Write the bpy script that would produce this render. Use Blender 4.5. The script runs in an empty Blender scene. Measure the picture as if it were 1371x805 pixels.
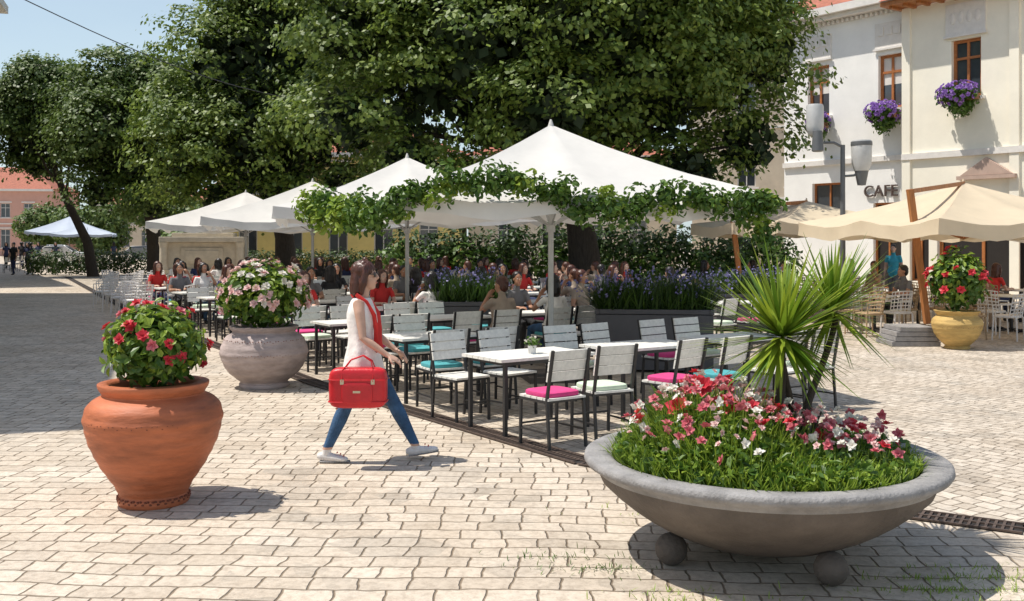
import bpy, math, random
import numpy as np
from mathutils import Vector, Matrix, noise
random.seed(7); RS=np.random.RandomState(7)
scene=bpy.context.scene
COL=scene.collection
# ------------------------------------------------------------------ materials
def M(name,c,rough=.7,var=.18,scale=6,bump=0,metal=0,trans=0,island=0,c2=None,bscale=None,spec=.5,stretch=None):
    m=bpy.data.materials.new(name); m.use_nodes=True; nt=m.node_tree; N=nt.nodes; L=nt.links
    b=N['Principled BSDF']; out=N['Material Output']
    b.inputs['Roughness'].default_value=rough; b.inputs['Metallic'].default_value=metal
    b.inputs['Specular IOR Level'].default_value=spec
    tc=N.new('ShaderNodeTexCoord'); vec=tc.outputs['Object']
    if stretch:
        mp=N.new('ShaderNodeMapping'); mp.inputs['Scale'].default_value=stretch; L.new(vec,mp.inputs[0]); vec=mp.outputs[0]
    nz=N.new('ShaderNodeTexNoise'); nz.inputs['Scale'].default_value=scale; nz.inputs['Detail'].default_value=6; nz.inputs['Roughness'].default_value=.65
    L.new(vec,nz.inputs['Vector'])
    cr=N.new('ShaderNodeValToRGB')
    lo=[max(0,x*(1-var)) for x in c]; hi=[min(1,x*(1+var)) for x in c]
    if c2 and not island: lo=list(c); hi=list(c2)
    cr.color_ramp.elements[0].position=.32; cr.color_ramp.elements[1].position=.68
    cr.color_ramp.elements[0].color=(*lo,1); cr.color_ramp.elements[1].color=(*hi,1)
    L.new(nz.outputs[0],cr.inputs[0]); col=cr.outputs[0]
    if island:
        g=N.new('ShaderNodeNewGeometry'); r2=N.new('ShaderNodeValToRGB')
        r2.color_ramp.elements[0].color=(*c,1); r2.color_ramp.elements[1].color=(*(c2 or hi),1)
        L.new(g.outputs['Random Per Island'],r2.inputs[0])
        mx=N.new('ShaderNodeMix'); mx.data_type='RGBA'; mx.inputs[0].default_value=.6
        L.new(col,mx.inputs[6]); L.new(r2.outputs[0],mx.inputs[7]); col=mx.outputs[2]
    L.new(col,b.inputs['Base Color'])
    if bump:
        n2=N.new('ShaderNodeTexNoise'); n2.inputs['Scale'].default_value=bscale or scale*4; n2.inputs['Detail'].default_value=5
        L.new(vec,n2.inputs['Vector'])
        bp=N.new('ShaderNodeBump'); bp.inputs['Strength'].default_value=bump; bp.inputs['Distance'].default_value=.02
        L.new(n2.outputs[0],bp.inputs['Height']); L.new(bp.outputs[0],b.inputs['Normal'])
    if trans:
        t=N.new('ShaderNodeBsdfTranslucent'); L.new(col,t.inputs['Color'])
        ms=N.new('ShaderNodeMixShader'); ms.inputs[0].default_value=trans
        L.new(b.outputs[0],ms.inputs[1]); L.new(t.outputs[0],ms.inputs[2]); L.new(ms.outputs[0],out.inputs[0])
    return m
def stone_mat(name,c1,c2,mort,bw,rh,rot=0,dist=.05,mortar=.012):
    m=bpy.data.materials.new(name); m.use_nodes=True; nt=m.node_tree; N=nt.nodes; L=nt.links
    b=N['Principled BSDF']; b.inputs['Roughness'].default_value=.75; b.inputs['Specular IOR Level'].default_value=.3
    tc=N.new('ShaderNodeTexCoord'); mp=N.new('ShaderNodeMapping'); mp.inputs['Rotation'].default_value=(0,0,rot)
    L.new(tc.outputs['Object'],mp.inputs[0]); cur=mp.outputs[0]
    for sc_,amt in((.7,dist*4.5),(7.5,dist*.8)):
        nz=N.new('ShaderNodeTexNoise'); nz.inputs['Scale'].default_value=sc_; nz.inputs['Detail'].default_value=1.5
        L.new(mp.outputs[0],nz.inputs['Vector'])
        s=N.new('ShaderNodeVectorMath'); s.operation='SUBTRACT'; L.new(nz.outputs['Color'],s.inputs[0]); s.inputs[1].default_value=(.5,.5,.5)
        k=N.new('ShaderNodeVectorMath'); k.operation='SCALE'; L.new(s.outputs[0],k.inputs[0]); k.inputs['Scale'].default_value=amt
        a=N.new('ShaderNodeVectorMath'); L.new(cur,a.inputs[0]); L.new(k.outputs[0],a.inputs[1]); cur=a.outputs[0]
    br=N.new('ShaderNodeTexBrick'); br.inputs['Scale'].default_value=1
    br.inputs['Brick Width'].default_value=bw; br.inputs['Row Height'].default_value=rh
    br.inputs['Mortar Size'].default_value=mortar; br.inputs['Mortar Smooth'].default_value=.8
    br.squash=.68; br.squash_frequency=3; br.offset=.43
    br.inputs['Color1'].default_value=(*c1,1); br.inputs['Color2'].default_value=(*c2,1); br.inputs['Mortar'].default_value=(*mort,1)
    L.new(cur,br.inputs['Vector'])
    n2=N.new('ShaderNodeTexNoise'); n2.inputs['Scale'].default_value=.45; n2.inputs['Detail'].default_value=9; n2.inputs['Roughness'].default_value=.75
    L.new(tc.outputs['Object'],n2.inputs['Vector'])
    r=N.new('ShaderNodeValToRGB'); r.color_ramp.elements[0].position=.3; r.color_ramp.elements[1].position=.62
    r.color_ramp.elements[0].color=(.80,.75,.69,1); r.color_ramp.elements[1].color=(1.0,1,1,1)
    L.new(n2.outputs[0],r.inputs[0])
    n3=N.new('ShaderNodeTexNoise'); n3.inputs['Scale'].default_value=17; n3.inputs['Detail'].default_value=8; n3.inputs['Roughness'].default_value=.7
    L.new(tc.outputs['Object'],n3.inputs['Vector'])
    r3=N.new('ShaderNodeValToRGB'); r3.color_ramp.elements[0].position=.3; r3.color_ramp.elements[1].position=.56
    r3.color_ramp.elements[0].color=(.68,.66,.64,1); r3.color_ramp.elements[1].color=(1,1,1,1)
    L.new(n3.outputs[0],r3.inputs[0])
    vo=N.new('ShaderNodeTexVoronoi'); vo.inputs['Scale'].default_value=3.2; L.new(cur,vo.inputs['Vector'])
    sx=N.new('ShaderNodeSeparateColor'); L.new(vo.outputs['Color'],sx.inputs[0])
    rv=N.new('ShaderNodeValToRGB'); rv.color_ramp.elements[0].position=.0; rv.color_ramp.elements[1].position=.3
    rv.color_ramp.elements[0].color=(.80,.81,.82,1); rv.color_ramp.elements[1].color=(1,1,1,1); L.new(sx.outputs[0],rv.inputs[0])
    c=br.outputs['Color']
    for o in(r.outputs[0],r3.outputs[0],rv.outputs[0]):
        m1=N.new('ShaderNodeMix'); m1.data_type='RGBA'; m1.blend_type='MULTIPLY'; m1.inputs[0].default_value=1
        L.new(c,m1.inputs[6]); L.new(o,m1.inputs[7]); c=m1.outputs[2]
    L.new(c,b.inputs['Base Color'])
    inv=N.new('ShaderNodeMath'); inv.operation='SUBTRACT'; inv.inputs[0].default_value=1; L.new(br.outputs['Fac'],inv.inputs[1])
    ad=N.new('ShaderNodeMath'); ad.operation='MULTIPLY_ADD'; L.new(n3.outputs[0],ad.inputs[0]); ad.inputs[1].default_value=.7; L.new(inv.outputs[0],ad.inputs[2])
    bp=N.new('ShaderNodeBump'); bp.inputs['Strength'].default_value=.75; bp.inputs['Distance'].default_value=.018
    L.new(ad.outputs[0],bp.inputs['Height']); L.new(bp.outputs[0],b.inputs['Normal'])
    return m
# ------------------------------------------------------------------ mesh builder
class MB:
    def __init__(s): s.v=[]; s.f=[]; s.m=[]
    def add(s,vs,fs,m=0):
        o=len(s.v); s.v+= [tuple(p) for p in vs]
        for f in fs: s.f.append([i+o for i in f]); s.m.append(m)
    def box(s,c,d,m=0,R=None):
        c=Vector(c); h=[x/2 for x in d]; vs=[]
        for z in(-1,1):
            for y in(-1,1):
                for x in(-1,1):
                    p=Vector((x*h[0],y*h[1],z*h[2]))
                    if R: p=R@p
                    vs.append(c+p)
        s.add(vs,[(0,2,3,1),(4,5,7,6),(0,1,5,4),(2,6,7,3),(0,4,6,2),(1,3,7,5)],m)
    def bar(s,p,q,w,m=0,h=None):
        p=Vector(p);q=Vector(q); s.tube([p,q],[(w/2*1.414,(h or w)/2*1.414)]*2,n=4,m=m,ph=math.pi/4)
    def tube(s,pts,rad,side=None,n=10,m=0,ph=0,caps=True):
        pts=[Vector(p) for p in pts]; vs=[]; k=len(pts); prev=None
        for i,p in enumerate(pts):
            t=(pts[min(i+1,k-1)]-pts[max(i-1,0)])
            t=t.normalized() if t.length>1e-9 else Vector((0,0,1))
            sd=Vector(side) if side else (prev if prev else (Vector((0,1,0)) if abs(t.y)<.9 else Vector((1,0,0))))
            sd=(sd-t*sd.dot(t)).normalized(); prev=sd; f=t.cross(sd)
            r=rad[i]; a,b=(r if isinstance(r,(tuple,list)) else (r,r))
            for j in range(n):
                an=2*math.pi*j/n+ph; vs.append(p+sd*a*math.cos(an)+f*b*math.sin(an))
        fs=[]
        for i in range(k-1):
            for j in range(n):
                j2=(j+1)%n; fs.append((i*n+j,i*n+j2,(i+1)*n+j2,(i+1)*n+j))
        if caps: fs.append(tuple(range(n-1,-1,-1))); fs.append(tuple((k-1)*n+j for j in range(n)))
        s.add(vs,fs,m)
    def lathe(s,prof,c=(0,0,0),n=48,m=0,wob=0):
        vs=[];fs=[];k=len(prof)
        for (r,z) in prof:
            for j in range(n):
                a=2*math.pi*j/n; rr=r*(1+wob*math.sin(a*2+z*3)); vs.append((c[0]+rr*math.cos(a),c[1]+rr*math.sin(a),c[2]+z))
        for i in range(k-1):
            for j in range(n):
                j2=(j+1)%n; fs.append((i*n+j,i*n+j2,(i+1)*n+j2,(i+1)*n+j))
        s.add(vs,fs,m)
    def ell(s,c,r,m=0,n=16,e=1,R=None):
        c=Vector(c); vs=[];fs=[];h=n//2
        def sp(x): return math.copysign(abs(x)**e,x)
        for i in range(h+1):
            th=-math.pi/2+math.pi*i/h
            for j in range(n):
                a=2*math.pi*j/n
                p=Vector((r[0]*sp(math.cos(th))*sp(math.cos(a)),r[1]*sp(math.cos(th))*sp(math.sin(a)),r[2]*sp(math.sin(th))))
                if R: p=R@p
                vs.append(c+p)
        for i in range(h):
            for j in range(n):
                j2=(j+1)%n; fs.append((i*n+j,i*n+j2,(i+1)*n+j2,(i+1)*n+j))
        s.add(vs,fs,m)
    def mesh(s,name,mats,smooth=False):
        me=bpy.data.meshes.new(name); me.from_pydata(s.v,[],s.f)
        for x in mats: me.materials.append(x)
        me.polygons.foreach_set('material_index',s.m)
        me.update()
        if smooth: 
            me.polygons.foreach_set('use_smooth',[True]*len(s.f))
            try: me.set_sharp_from_angle(angle=math.radians(smooth if smooth is not True else 40))
            except Exception: pass
        me.update(); return me
    def obj(s,name,mats,loc=(0,0,0),rz=0,mat=None,smooth=False,bevel=0):
        return place(name,s.mesh(name,mats,smooth),loc,rz,mat,bevel)
def place(name,me,loc=(0,0,0),rz=0,mat=None,bevel=0,sc=1,parent=None):
    o=bpy.data.objects.new(name,me); COL.objects.link(o)
    if mat is not None: o.matrix_world=mat
    else:
        o.location=loc; o.rotation_euler=(0,0,rz); o.scale=(sc,sc,sc)
    if bevel:
        b=o.modifiers.new('b','BEVEL'); b.width=bevel; b.segments=2; b.limit_method='ANGLE'
    if parent: o.parent=parent
    return o
# leaves ---------------------------------------------------------------
def nrmz(a): return a/np.maximum(np.linalg.norm(a,axis=1,keepdims=True),1e-9)
class LB:
    def __init__(s): s.V=[];s.F4=[];s.MI=[];s.n=0
    def add(s,P,Nn,S,m=0,asp=.5,T=None,fine=False,fold=.12):
        P=np.asarray(P,float); N_=len(P); 
        if N_==0: return
        Nn=nrmz(np.asarray(Nn,float)); S=np.broadcast_to(np.asarray(S,float),(N_,))[:,None]
        if T is None: T=np.cross(Nn,RS.normal(size=(N_,3)))
        T=nrmz(T); B=nrmz(np.cross(Nn,T)); Nn=np.cross(T,B)
        if not fine:
            V=np.stack([P-T*S*.5,P+B*S*asp*.5,P+T*S*.5,P-B*S*asp*.5],1).reshape(-1,3)
            F=np.arange(N_*4).reshape(-1,4)+s.n; s.F4.append(F); s.MI.append(np.full(len(F),m)); s.n+=N_*4
        else:
            w=S*asp*.5; u=Nn*S*fold
            V=np.stack([P,P+T*S*.3+B*w+u,P+T*S*.7+B*w*.8+u,P+T*S-u*.5,P+T*S*.7-B*w*.8+u,P+T*S*.3-B*w+u],1).reshape(-1,3)
            b=np.arange(N_)[:,None]*6+s.n
            F=np.concatenate([b+np.array([[0,3,2,1]]),b+np.array([[0,5,4,3]])]); s.F4.append(F); s.MI.append(np.full(len(F),m)); s.n+=N_*6
        s.V.append(V)
    def bush(s,c,r,n,size,m=0,asp=.6,fine=True,inner=.55,up=.5,zmin=-9):
        d=nrmz(RS.normal(size=(n,3))); rr=inner+(1-inner)*RS.rand(n,1)**.6
        rr*=1+.18*np.sin(d[:,:1]*5+d[:,1:2]*7)*np.cos(d[:,2:3]*6)
        P=np.array(c)+d*rr*np.array(r); k=P[:,2]>zmin; P=P[k]; d=d[k]
        nn=d+np.array([0,0,up])+RS.normal(size=P.shape)*.45
        s.add(P,nn,size*(.6+.8*RS.rand(len(P))),m,asp,fine=fine)
        return P
    def flowers(s,C,Nn,size,m,pet=6,rows=2):
        C=np.asarray(C,float);Nn=nrmz(np.asarray(Nn,float))
        for row in range(rows):
            for i in range(pet):
                a=2*math.pi*(i+.5*row)/pet
                X=nrmz(np.cross(Nn,np.array([[.3,.2,.9]])+0*Nn)); Y=np.cross(Nn,X)
                D=X*math.cos(a)+Y*math.sin(a)
                el=.25+.6*row
                T=D*math.cos(el)+Nn*math.sin(el); NN=Nn*math.cos(el)-D*math.sin(el)
                sz=size*(.8+.4*RS.rand(len(C)))*(1-.25*row)
                s.add(C,NN,sz,m,.75,T=T,fine=True,fold=.08)
    def blades(s,P,D,Ln,w,m=0,droop=.3,seg=4):
        P=np.asarray(P,float); D=nrmz(np.asarray(D,float)); n=len(P); Ln=np.broadcast_to(Ln,(n,))[:,None]
        B=nrmz(np.cross(D,np.array([[0.01,0.02,1.]])+0*D)); cur=P.copy(); rows=[]
        for i in range(seg+1):
            t=i/seg; ww=w*(1-t**1.6)*(.55+.9*min(t*3,.5))+.0008
            Dz=D.copy(); Dz[:,2]-=droop*t*1.3; Dz=nrmz(Dz)
            rows.append((cur-B*ww,cur+B*ww)); 
            if i<seg: cur=cur+Dz*Ln/seg
        V=np.stack([np.stack([r[0],r[1]],1) for r in rows],1).reshape(n,-1,3)
        k=V.shape[1]; b=np.arange(n)[:,None]*k+s.n
        for i in range(seg):
            F=b+np.array([[2*i,2*i+1,2*i+3,2*i+2]]); s.F4.append(F); s.MI.append(np.full(n,m))
        s.V.append(V.reshape(-1,3)); s.n+=n*k
    def obj(s,name,mats,org=(0,0,0)):
        V=np.concatenate(s.V)-np.array(org); F=np.concatenate(s.F4); MI=np.concatenate(s.MI)
        me=bpy.data.meshes.new(name); me.from_pydata(V.tolist(),[],F.tolist())
        for x in mats: me.materials.append(x)
        me.polygons.foreach_set('material_index',MI.astype(int).tolist()); me.update()
        o=bpy.data.objects.new(name,me); o.location=org; COL.objects.link(o); return o
# ------------------------------------------------------------------ palette
white_fab=M('white_canvas',(.73,.705,.66),.8,.05,2,bump=.2,bscale=5,trans=.22)
beige_fab=M('beige_canvas',(.76,.64,.46),.8,.05,2,bump=.15,bscale=5,trans=.3)
grey_fab=M('grey_canvas',(.45,.5,.58),.8,.05,2)
steel=M('painted_steel',(.45,.45,.43),.45,.1,5,metal=.3)
black=M('black_steel',(.018,.018,.02),.4,.2,10)
wslat=M('white_wood',(.76,.74,.68),.55,.12,3,bump=.1,stretch=(1,8,8))
wood=M('orange_wood',(.40,.15,.04),.5,.25,4,stretch=(6,6,1))
terracotta=M('terracotta',(.43,.125,.05),.6,.42,1.6,bump=.4,bscale=9,stretch=(1,1,4))
terradark=M('terracotta_dark',(.2,.06,.03),.8,.2,14,bump=.5)
clay=M('grey_clay',(.40,.32,.295),.75,.38,1.8,bump=.4,bscale=10,stretch=(1,1,3))
ochre=M('ochre_clay',(.5,.33,.11),.75,.28,3,bump=.3,stretch=(1,1,4))
concrete=M('weathered_concrete',(.115,.094,.078),.8,.34,2.5,bump=.5,bscale=40)
concrete_rim=M('concrete_rim',(.27,.258,.25),.8,.28,5,bump=.5,bscale=50)
soil=M('soil',(.05,.035,.02),.95,.4,20,bump=1)
greyplast=M('grey_planter',(.09,.085,.09),.6,.12,5,bump=.1)
tree_leaf=M('linden_leaf',(.07,.125,.018),.5,.45,.4,trans=.34,island=1,c2=(.36,.45,.08))
tree_leaf2=M('maple_leaf',(.06,.11,.02),.5,.4,.5,trans=.34,island=1,c2=(.24,.32,.07))
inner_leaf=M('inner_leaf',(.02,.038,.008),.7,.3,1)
bark=M('bark',(.06,.047,.036),.9,.35,8,bump=.8,stretch=(3,3,.6))
leafA=M('green_leaf',(.045,.105,.015),.45,.3,3,trans=.3,island=1,c2=(.19,.31,.04))
leafB=M('light_leaf',(.18,.29,.03),.45,.3,3,trans=.35,island=1,c2=(.45,.54,.08))
leafD=M('dark_leaf',(.03,.065,.015),.5,.3,3,trans=.2,island=1,c2=(.09,.16,.03))
palmleaf=M('palm_leaf',(.09,.20,.015),.4,.3,2,trans=.3,island=1,c2=(.48,.52,.05))
red=M('red_petal',(.58,.025,.04),.5,.2,9,trans=.2,island=1,c2=(.8,.08,.11))
pink=M('pink_petal',(.78,.48,.46),.5,.15,9,trans=.25,island=1,c2=(.88,.72,.66))
dpink=M('rose_petal',(.55,.09,.13),.5,.2,9,trans=.2,island=1,c2=(.78,.32,.32))
whitep=M('white_petal',(.8,.76,.68),.5,.1,9,trans=.25)
purple=M('purple_petal',(.28,.12,.5),.5,.2,9,trans=.2,island=1,c2=(.5,.33,.7))
lav=M('lavender_petal',(.2,.18,.4),.5,.2,9,trans=.2,island=1,c2=(.36,.34,.58))
# ------------------------------------------------------------------ ground
pave=stone_mat('paving_stone',(.72,.63,.52),(.58,.50,.405),(.27,.21,.15),.275,.185,rot=math.radians(3),dist=.05,mortar=.010)
sett=stone_mat('terrace_sett',(.69,.61,.51),(.53,.46,.375),(.26,.205,.15),.17,.13,rot=math.radians(55),dist=.06,mortar=.008)
g=MB(); g.add([(-500,-60,0),(500,-60,0),(500,900,0),(-500,900,0)],[(0,1,2,3)]); g.obj('ground',[pave])
dr=[(-23,52),(-9,24.5),(-2.53,13.1),(.62,8.47),(1.9,7.35),(3.3,6.5),(5.2,5.7),(9,4.6)]
g=MB(); n=len(dr); g.add([(x,y,.004) for x,y in dr]+[(90,4.6,.004),(90,60,.004),(-23,60,.004)],[tuple(range(n+3))]); g.obj('terrace_pavement',[sett])
irondk=M('drain_iron',(.10,.07,.055),.7,.3,12,metal=.2); pit=M('drain_pit',(.02,.016,.014),.9)
g=MB()
for (a,b) in zip(dr[:-1],dr[1:]):
    a=Vector((*a,0));b=Vector((*b,0)); d=(b-a).normalized(); s=Vector((-d.y,d.x,0))
    g.add([a-s*.12+Vector((0,0,.008)),b-s*.12+Vector((0,0,.008)),b+s*.12+Vector((0,0,.008)),a+s*.12+Vector((0,0,.008))],[(0,1,2,3)],1)
    for k in(-.115,0,.115): g.bar(a+s*k+Vector((0,0,.014)),b+s*k+Vector((0,0,.014)),.02,0,.012)
    if a.y<26:
        L_=(b-a).length
        for i in range(int(L_/.05)):
            p=a+d*(i*.05+.02)+Vector((0,0,.0135)); g.bar(p-s*.11,p+s*.11,.018,0,.009)
g.obj('drain_grate',[irondk,pit])
# ------------------------------------------------------------------ pots
def pot(name,prof,loc,mats,groove=None):
    g=MB(); rim=prof[-1]
    g.lathe(prof,wob=.008,n=64)
    inner=[(rim[0],rim[1]),(rim[0]-.05,rim[1]+.005),(rim[0]-.075,rim[1]-.02),(rim[0]-.09,rim[1]-.1)]
    g.lathe(inner,n=64)
    g.lathe([(rim[0]-.07,rim[1]-.07),(0.001,rim[1]-.04)],m=1)
    g.lathe([(prof[0][0],prof[0][1]),(.001,prof[0][1])])
    if groove:
        for (r,z,a,m_) in groove:
            for j in range(90):
                t=2*math.pi*j/90; g.ell((r*math.cos(t),r*math.sin(t),z+.012*math.sin(j*2.1)),(a,a,a*.7),m_,6)
    return g.obj(name,mats,loc,smooth=60)
def sm(prof,k=8,ripple=.003):
    out=[]; P=[prof[0]]+prof+[prof[-1]]
    for i in range(1,len(P)-2):
        for j in range(k):
            t=j/k; p=[]
            for c in(0,1):
                a,b,c_,d=P[i-1][c],P[i][c],P[i+1][c],P[i+2][c]
                p.append(.5*((2*b)+(-a+c_)*t+(2*a-5*b+4*c_-d)*t*t+(-a+3*b-3*c_+d)*t**3))
            p[0]+=ripple*math.sin(p[1]*75)+ripple*.6*math.sin(p[1]*31); out.append(tuple(p))
    return out+[prof[-1]]
TP=(-2.56,7.21,0)
pot('terracotta_pot',sm([(.235,0),(.245,.05),(.235,.08),(.28,.16),(.40,.36),(.465,.55),(.47,.64),(.43,.73),(.35,.775),(.355,.795),(.375,.825),(.375,.86)]),TP,[terracotta,soil,terradark],[(.243,.05,.012,2),(.472,.61,.006,2)])
GP=(-3.17,12.9,0)
pot('clay_pot',sm([(.30,0),(.31,.05),(.30,.08),(.44,.2),(.535,.38),(.54,.5),(.48,.64),(.40,.69),(.39,.71),(.42,.74),(.43,.78)]),GP,[clay,soil,terradark],[(.545,.44,.007,2),(.5,.61,.008,2)])
YP=(7.68,17.4,0)
pot('ochre_pot',sm([(.2,0),(.21,.04),(.2,.06),(.33,.2),(.41,.38),(.40,.5),(.33,.58),(.35,.62),(.38,.66)]),YP,[ochre,soil,terradark],[(.41,.4,.006,2)])
def potplant(name,loc,z0,rx,rz,nl,ls,fl,nf,fs,lean=0):
    b=LB(); c=np.array([loc[0]+lean,loc[1],z0+rz*.5])
    subs=[(c,1.0)]
    for i in range(9):
        d=nrmz(RS.normal(size=(1,3)))[0]; d[2]=abs(d[2])*.9-.25; subs.append((c+d*np.array([rx,rx,rz*.55])*.6,.5))
    for p,s_ in subs:
        k=int(nl*s_*s_*.42); b.bush(p,(rx*s_*.9,rx*s_*.9,rz*.54*s_),k,ls,0,inner=.35,zmin=z0-.12)
        b.bush(p+np.array([0,0,rz*.06]),(rx*.9*s_,rx*.9*s_,rz*.52*s_),int(k*.5),ls*.8,1,inner=.75,zmin=z0)
    for i in range(30):
        a=RS.rand()*6.28; e=np.array([c[0]+math.cos(a)*rx*.7,c[1]+math.sin(a)*rx*.7,c[2]+RS.rand()*rz*.4])
        b.blades([[loc[0],loc[1],z0-.05]],[e-np.array([loc[0],loc[1],z0-.05])],rz*.85,.006,0,.1)
    for (m,frac) in fl:
        k=int(nf*frac); d=nrmz(RS.normal(size=(k,3))+np.array([0,-.25,.35])); k2=d[:,2]>-.45; d=d[k2]
        P=c+d*np.array([rx,rx,rz*.58])*(.98+.12*RS.rand(len(d),1))
        b.flowers(P,d+RS.normal(size=d.shape)*.3+np.array([0,0,.3]),fs,m)
    return b.obj(name,[leafA,leafB,red,pink,whitep,dpink],loc)
potplant('red_geranium',TP,.85,.36,.54,1700,.08,[(2,.7),(5,.4)],38,.047)
potplant('pink_begonia',GP,.78,.55,.76,1900,.105,[(3,.75),(4,.35)],100,.06)
potplant('red_begonia',YP,.66,.46,1.0,1100,.12,[(2,1)],32,.08)
# ------------------------------------------------------------------ bowl planter
BX,BY=1.50,6.05
g=MB(); prof=[]; R=1.34; z0=.03; K_=.975
for i in range(13):
    r=.955*i/12; prof.append((max(r,.001),z0+R-math.sqrt(R*R-r*r)))
prof+=[(.98,.49),(.995,.515),(1.05,.54),(1.062,.56),(1.057,.585),(1.04,.595)]
g.lathe(prof[:14],n=96,wob=.003); g.lathe(prof[13:]+[(.92,.590),(.895,.575),(.89,.49)],n=96,m=1,wob=.003)
g.lathe([(.92,.46),(.5,.55),(.001,.59)],n=48,m=2)
for a in(-2.75,-1.2,.8):
    g.ell((.63*math.cos(a),.63*math.sin(a),.093),(.093,.093,.093),0,24)
g.obj('bowl_planter',[concrete,concrete_rim,soil],(BX,BY,0),smooth=50)
b=LB()
def disk(n,r0,r1=0): 
    a=RS.rand(n)*6.283; r=np.sqrt(RS.rand(n)*(r0*r0-r1*r1)+r1*r1); return np.stack([BX+r*np.cos(a),BY+r*np.sin(a)],1)
def mound(xy):
    dx=(xy[:,0]-(BX-.15)); dy=xy[:,1]-BY; r=np.sqrt((xy[:,0]-BX)**2+dy**2)
    return .60+.30*np.exp(-((dx+.12)**2/.22+dy**2/.3))*np.clip((.95-r)/.3,0,1)+.04
xy=disk(8500,.88); h=mound(xy); P=np.c_[xy,np.full(len(xy),.52)]
D=np.c_[RS.normal(size=(len(xy),2))*.3,np.ones(len(xy))]+np.c_[(xy-np.array([BX,BY]))*.35,np.zeros(len(xy))]
hh=(h-.52)*(.8+.6*RS.rand(len(xy)))
b.blades(P[:5500],D[:5500],hh[:5500],.007,1,.5,3); b.blades(P[5500:],D[5500:],hh[5500:]*.9,.007,0,.5,3)
xy=disk(2000,.86); h=mound(xy); b.add(np.c_[xy,.56+(h-.56)*RS.rand(len(xy))**.5],RS.normal(size=(len(xy),3))*.6+[0,0,1],.04+.05*RS.rand(len(xy)),0,.5,fine=True)
xy=disk(1500,.88,.3); h=mound(xy); b.add(np.c_[xy,h-.02],RS.normal(size=(len(xy),3))*.6+[0,0,1],.045,1,.5,fine=True)
for m,nn,sz in((2,24,.042),(3,115,.034),(4,60,.030),(5,115,.038)):
    xy=disk(nn*2,.83); k=(xy[:,1]<BY+.5)&((xy[:,1]>BY-.50-.3*RS.rand(len(xy))**1.5)); xy=xy[k][:nn]; h=mound(xy)+.03+RS.rand(len(xy))*.12
    b.flowers(np.c_[xy,h],RS.normal(size=(len(xy),3))*.6+[0,-.5,.9],sz*(.7+.5*RS.rand()),m,5)
b.flowers([[BX-.36,BY-.05,1.0],[BX-.24,BY-.1,.90],[BX-.5,BY,.86]],[[-.2,-.7,.6]]*3,.085,2,7)
P=np.array([[BX-.45,BY+.25,.65]]*30); D=np.c_[RS.normal(size=(30,2))*.55-[.25,0],.55+RS.rand(30)]
b.add(P+RS.normal(size=P.shape)*.06,np.cross(D,RS.normal(size=D.shape)),.30,0,.3,T=D,fine=True,fold=.05)
b.obj('flower_bed',[leafA,leafB,red,pink,whitep,dpink],(BX,BY,.5))
def palm(name,loc,Rl,n,trunks,w=.019,zb=0):
    b=LB(); d=RS.normal(size=(n,3)); d[:,2]=d[:,2]*.75+zb; d=nrmz(d)
    d[:,2]=np.where(d[:,2]<-.6,-d[:,2],d[:,2])
    b.blades(np.array([loc]*n)+d*.03,d,Rl*(.75+.4*RS.rand(n)),w,0,.10,5)
    k=n//3; e=nrmz(RS.normal(size=(k,3))+[0,-.2,.4]); b.blades(np.array([loc]*k),e,Rl*.85,w*.8,1,.08,5)
    o=b.obj(name,[palmleaf,leafB,bark],loc)
    g=MB()
    for (p,q,r) in trunks:
        p=Vector(p)-Vector(loc);q=Vector(q)-Vector(loc); pts=[];rr=[]
        for i in range(13):
            t=i/12; pts.append(p.lerp(q,t)+Vector((.03*math.sin(t*4+p.x*9),.02*math.sin(t*5),0))); rr.append(r*(1.25-.4*t)*(1+.1*(i%2)))
        g.tube(pts,rr,n=10)
    t=g.obj('trunk',[bark],smooth=True); t.parent=o
    return o
palm('yucca_palm',(BX+.12,BY+.0,1.29),.54,220,[((BX+.05,BY+.0,.55),(BX+.11,BY+.0,1.28),.024),((BX+.2,BY+.05,.55),(BX+.14,BY+.01,1.25),.018),((BX+.3,BY-.02,.55),(BX+.36,BY,.85),.016)])
palm('yucca_palm',(BX+.50,BY+.25,1.43),.46,140,[((BX+.26,BY+.1,.55),(BX+.49,BY+.24,1.41),.020)],.015,.1)
b=LB()
for (cx,cy,sx,sy,n) in((2.35,5.35,.3,.10,320),(2.55,5.6,.3,.1,260),(.9,5.25,.2,.06,120),(1.0,6.9,.3,.1,60),(2.0,4.95,.3,.05,90),(.55,5.7,.12,.05,90),(.3,5.9,.2,.1,80),(.75,5.0,.15,.05,90)):
    # tufts follow the joints: snap to stone courses
    x=cx+RS.normal(size=n)*sx; y=cy+RS.normal(size=n)*sy; y=np.where(RS.rand(n)<.6,np.round(y/.185)*.185+RS.normal(size=n)*.012,y)
    P=np.c_[x,y,np.zeros(n)+.004]; b.blades(P,np.c_[RS.normal(size=(n,2))*.9,np.ones(n)],.018+.03*RS.rand(n),.003,RS.randint(0,2),.3,2)
b.obj('grass_tufts',[leafA,leafB])
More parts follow.
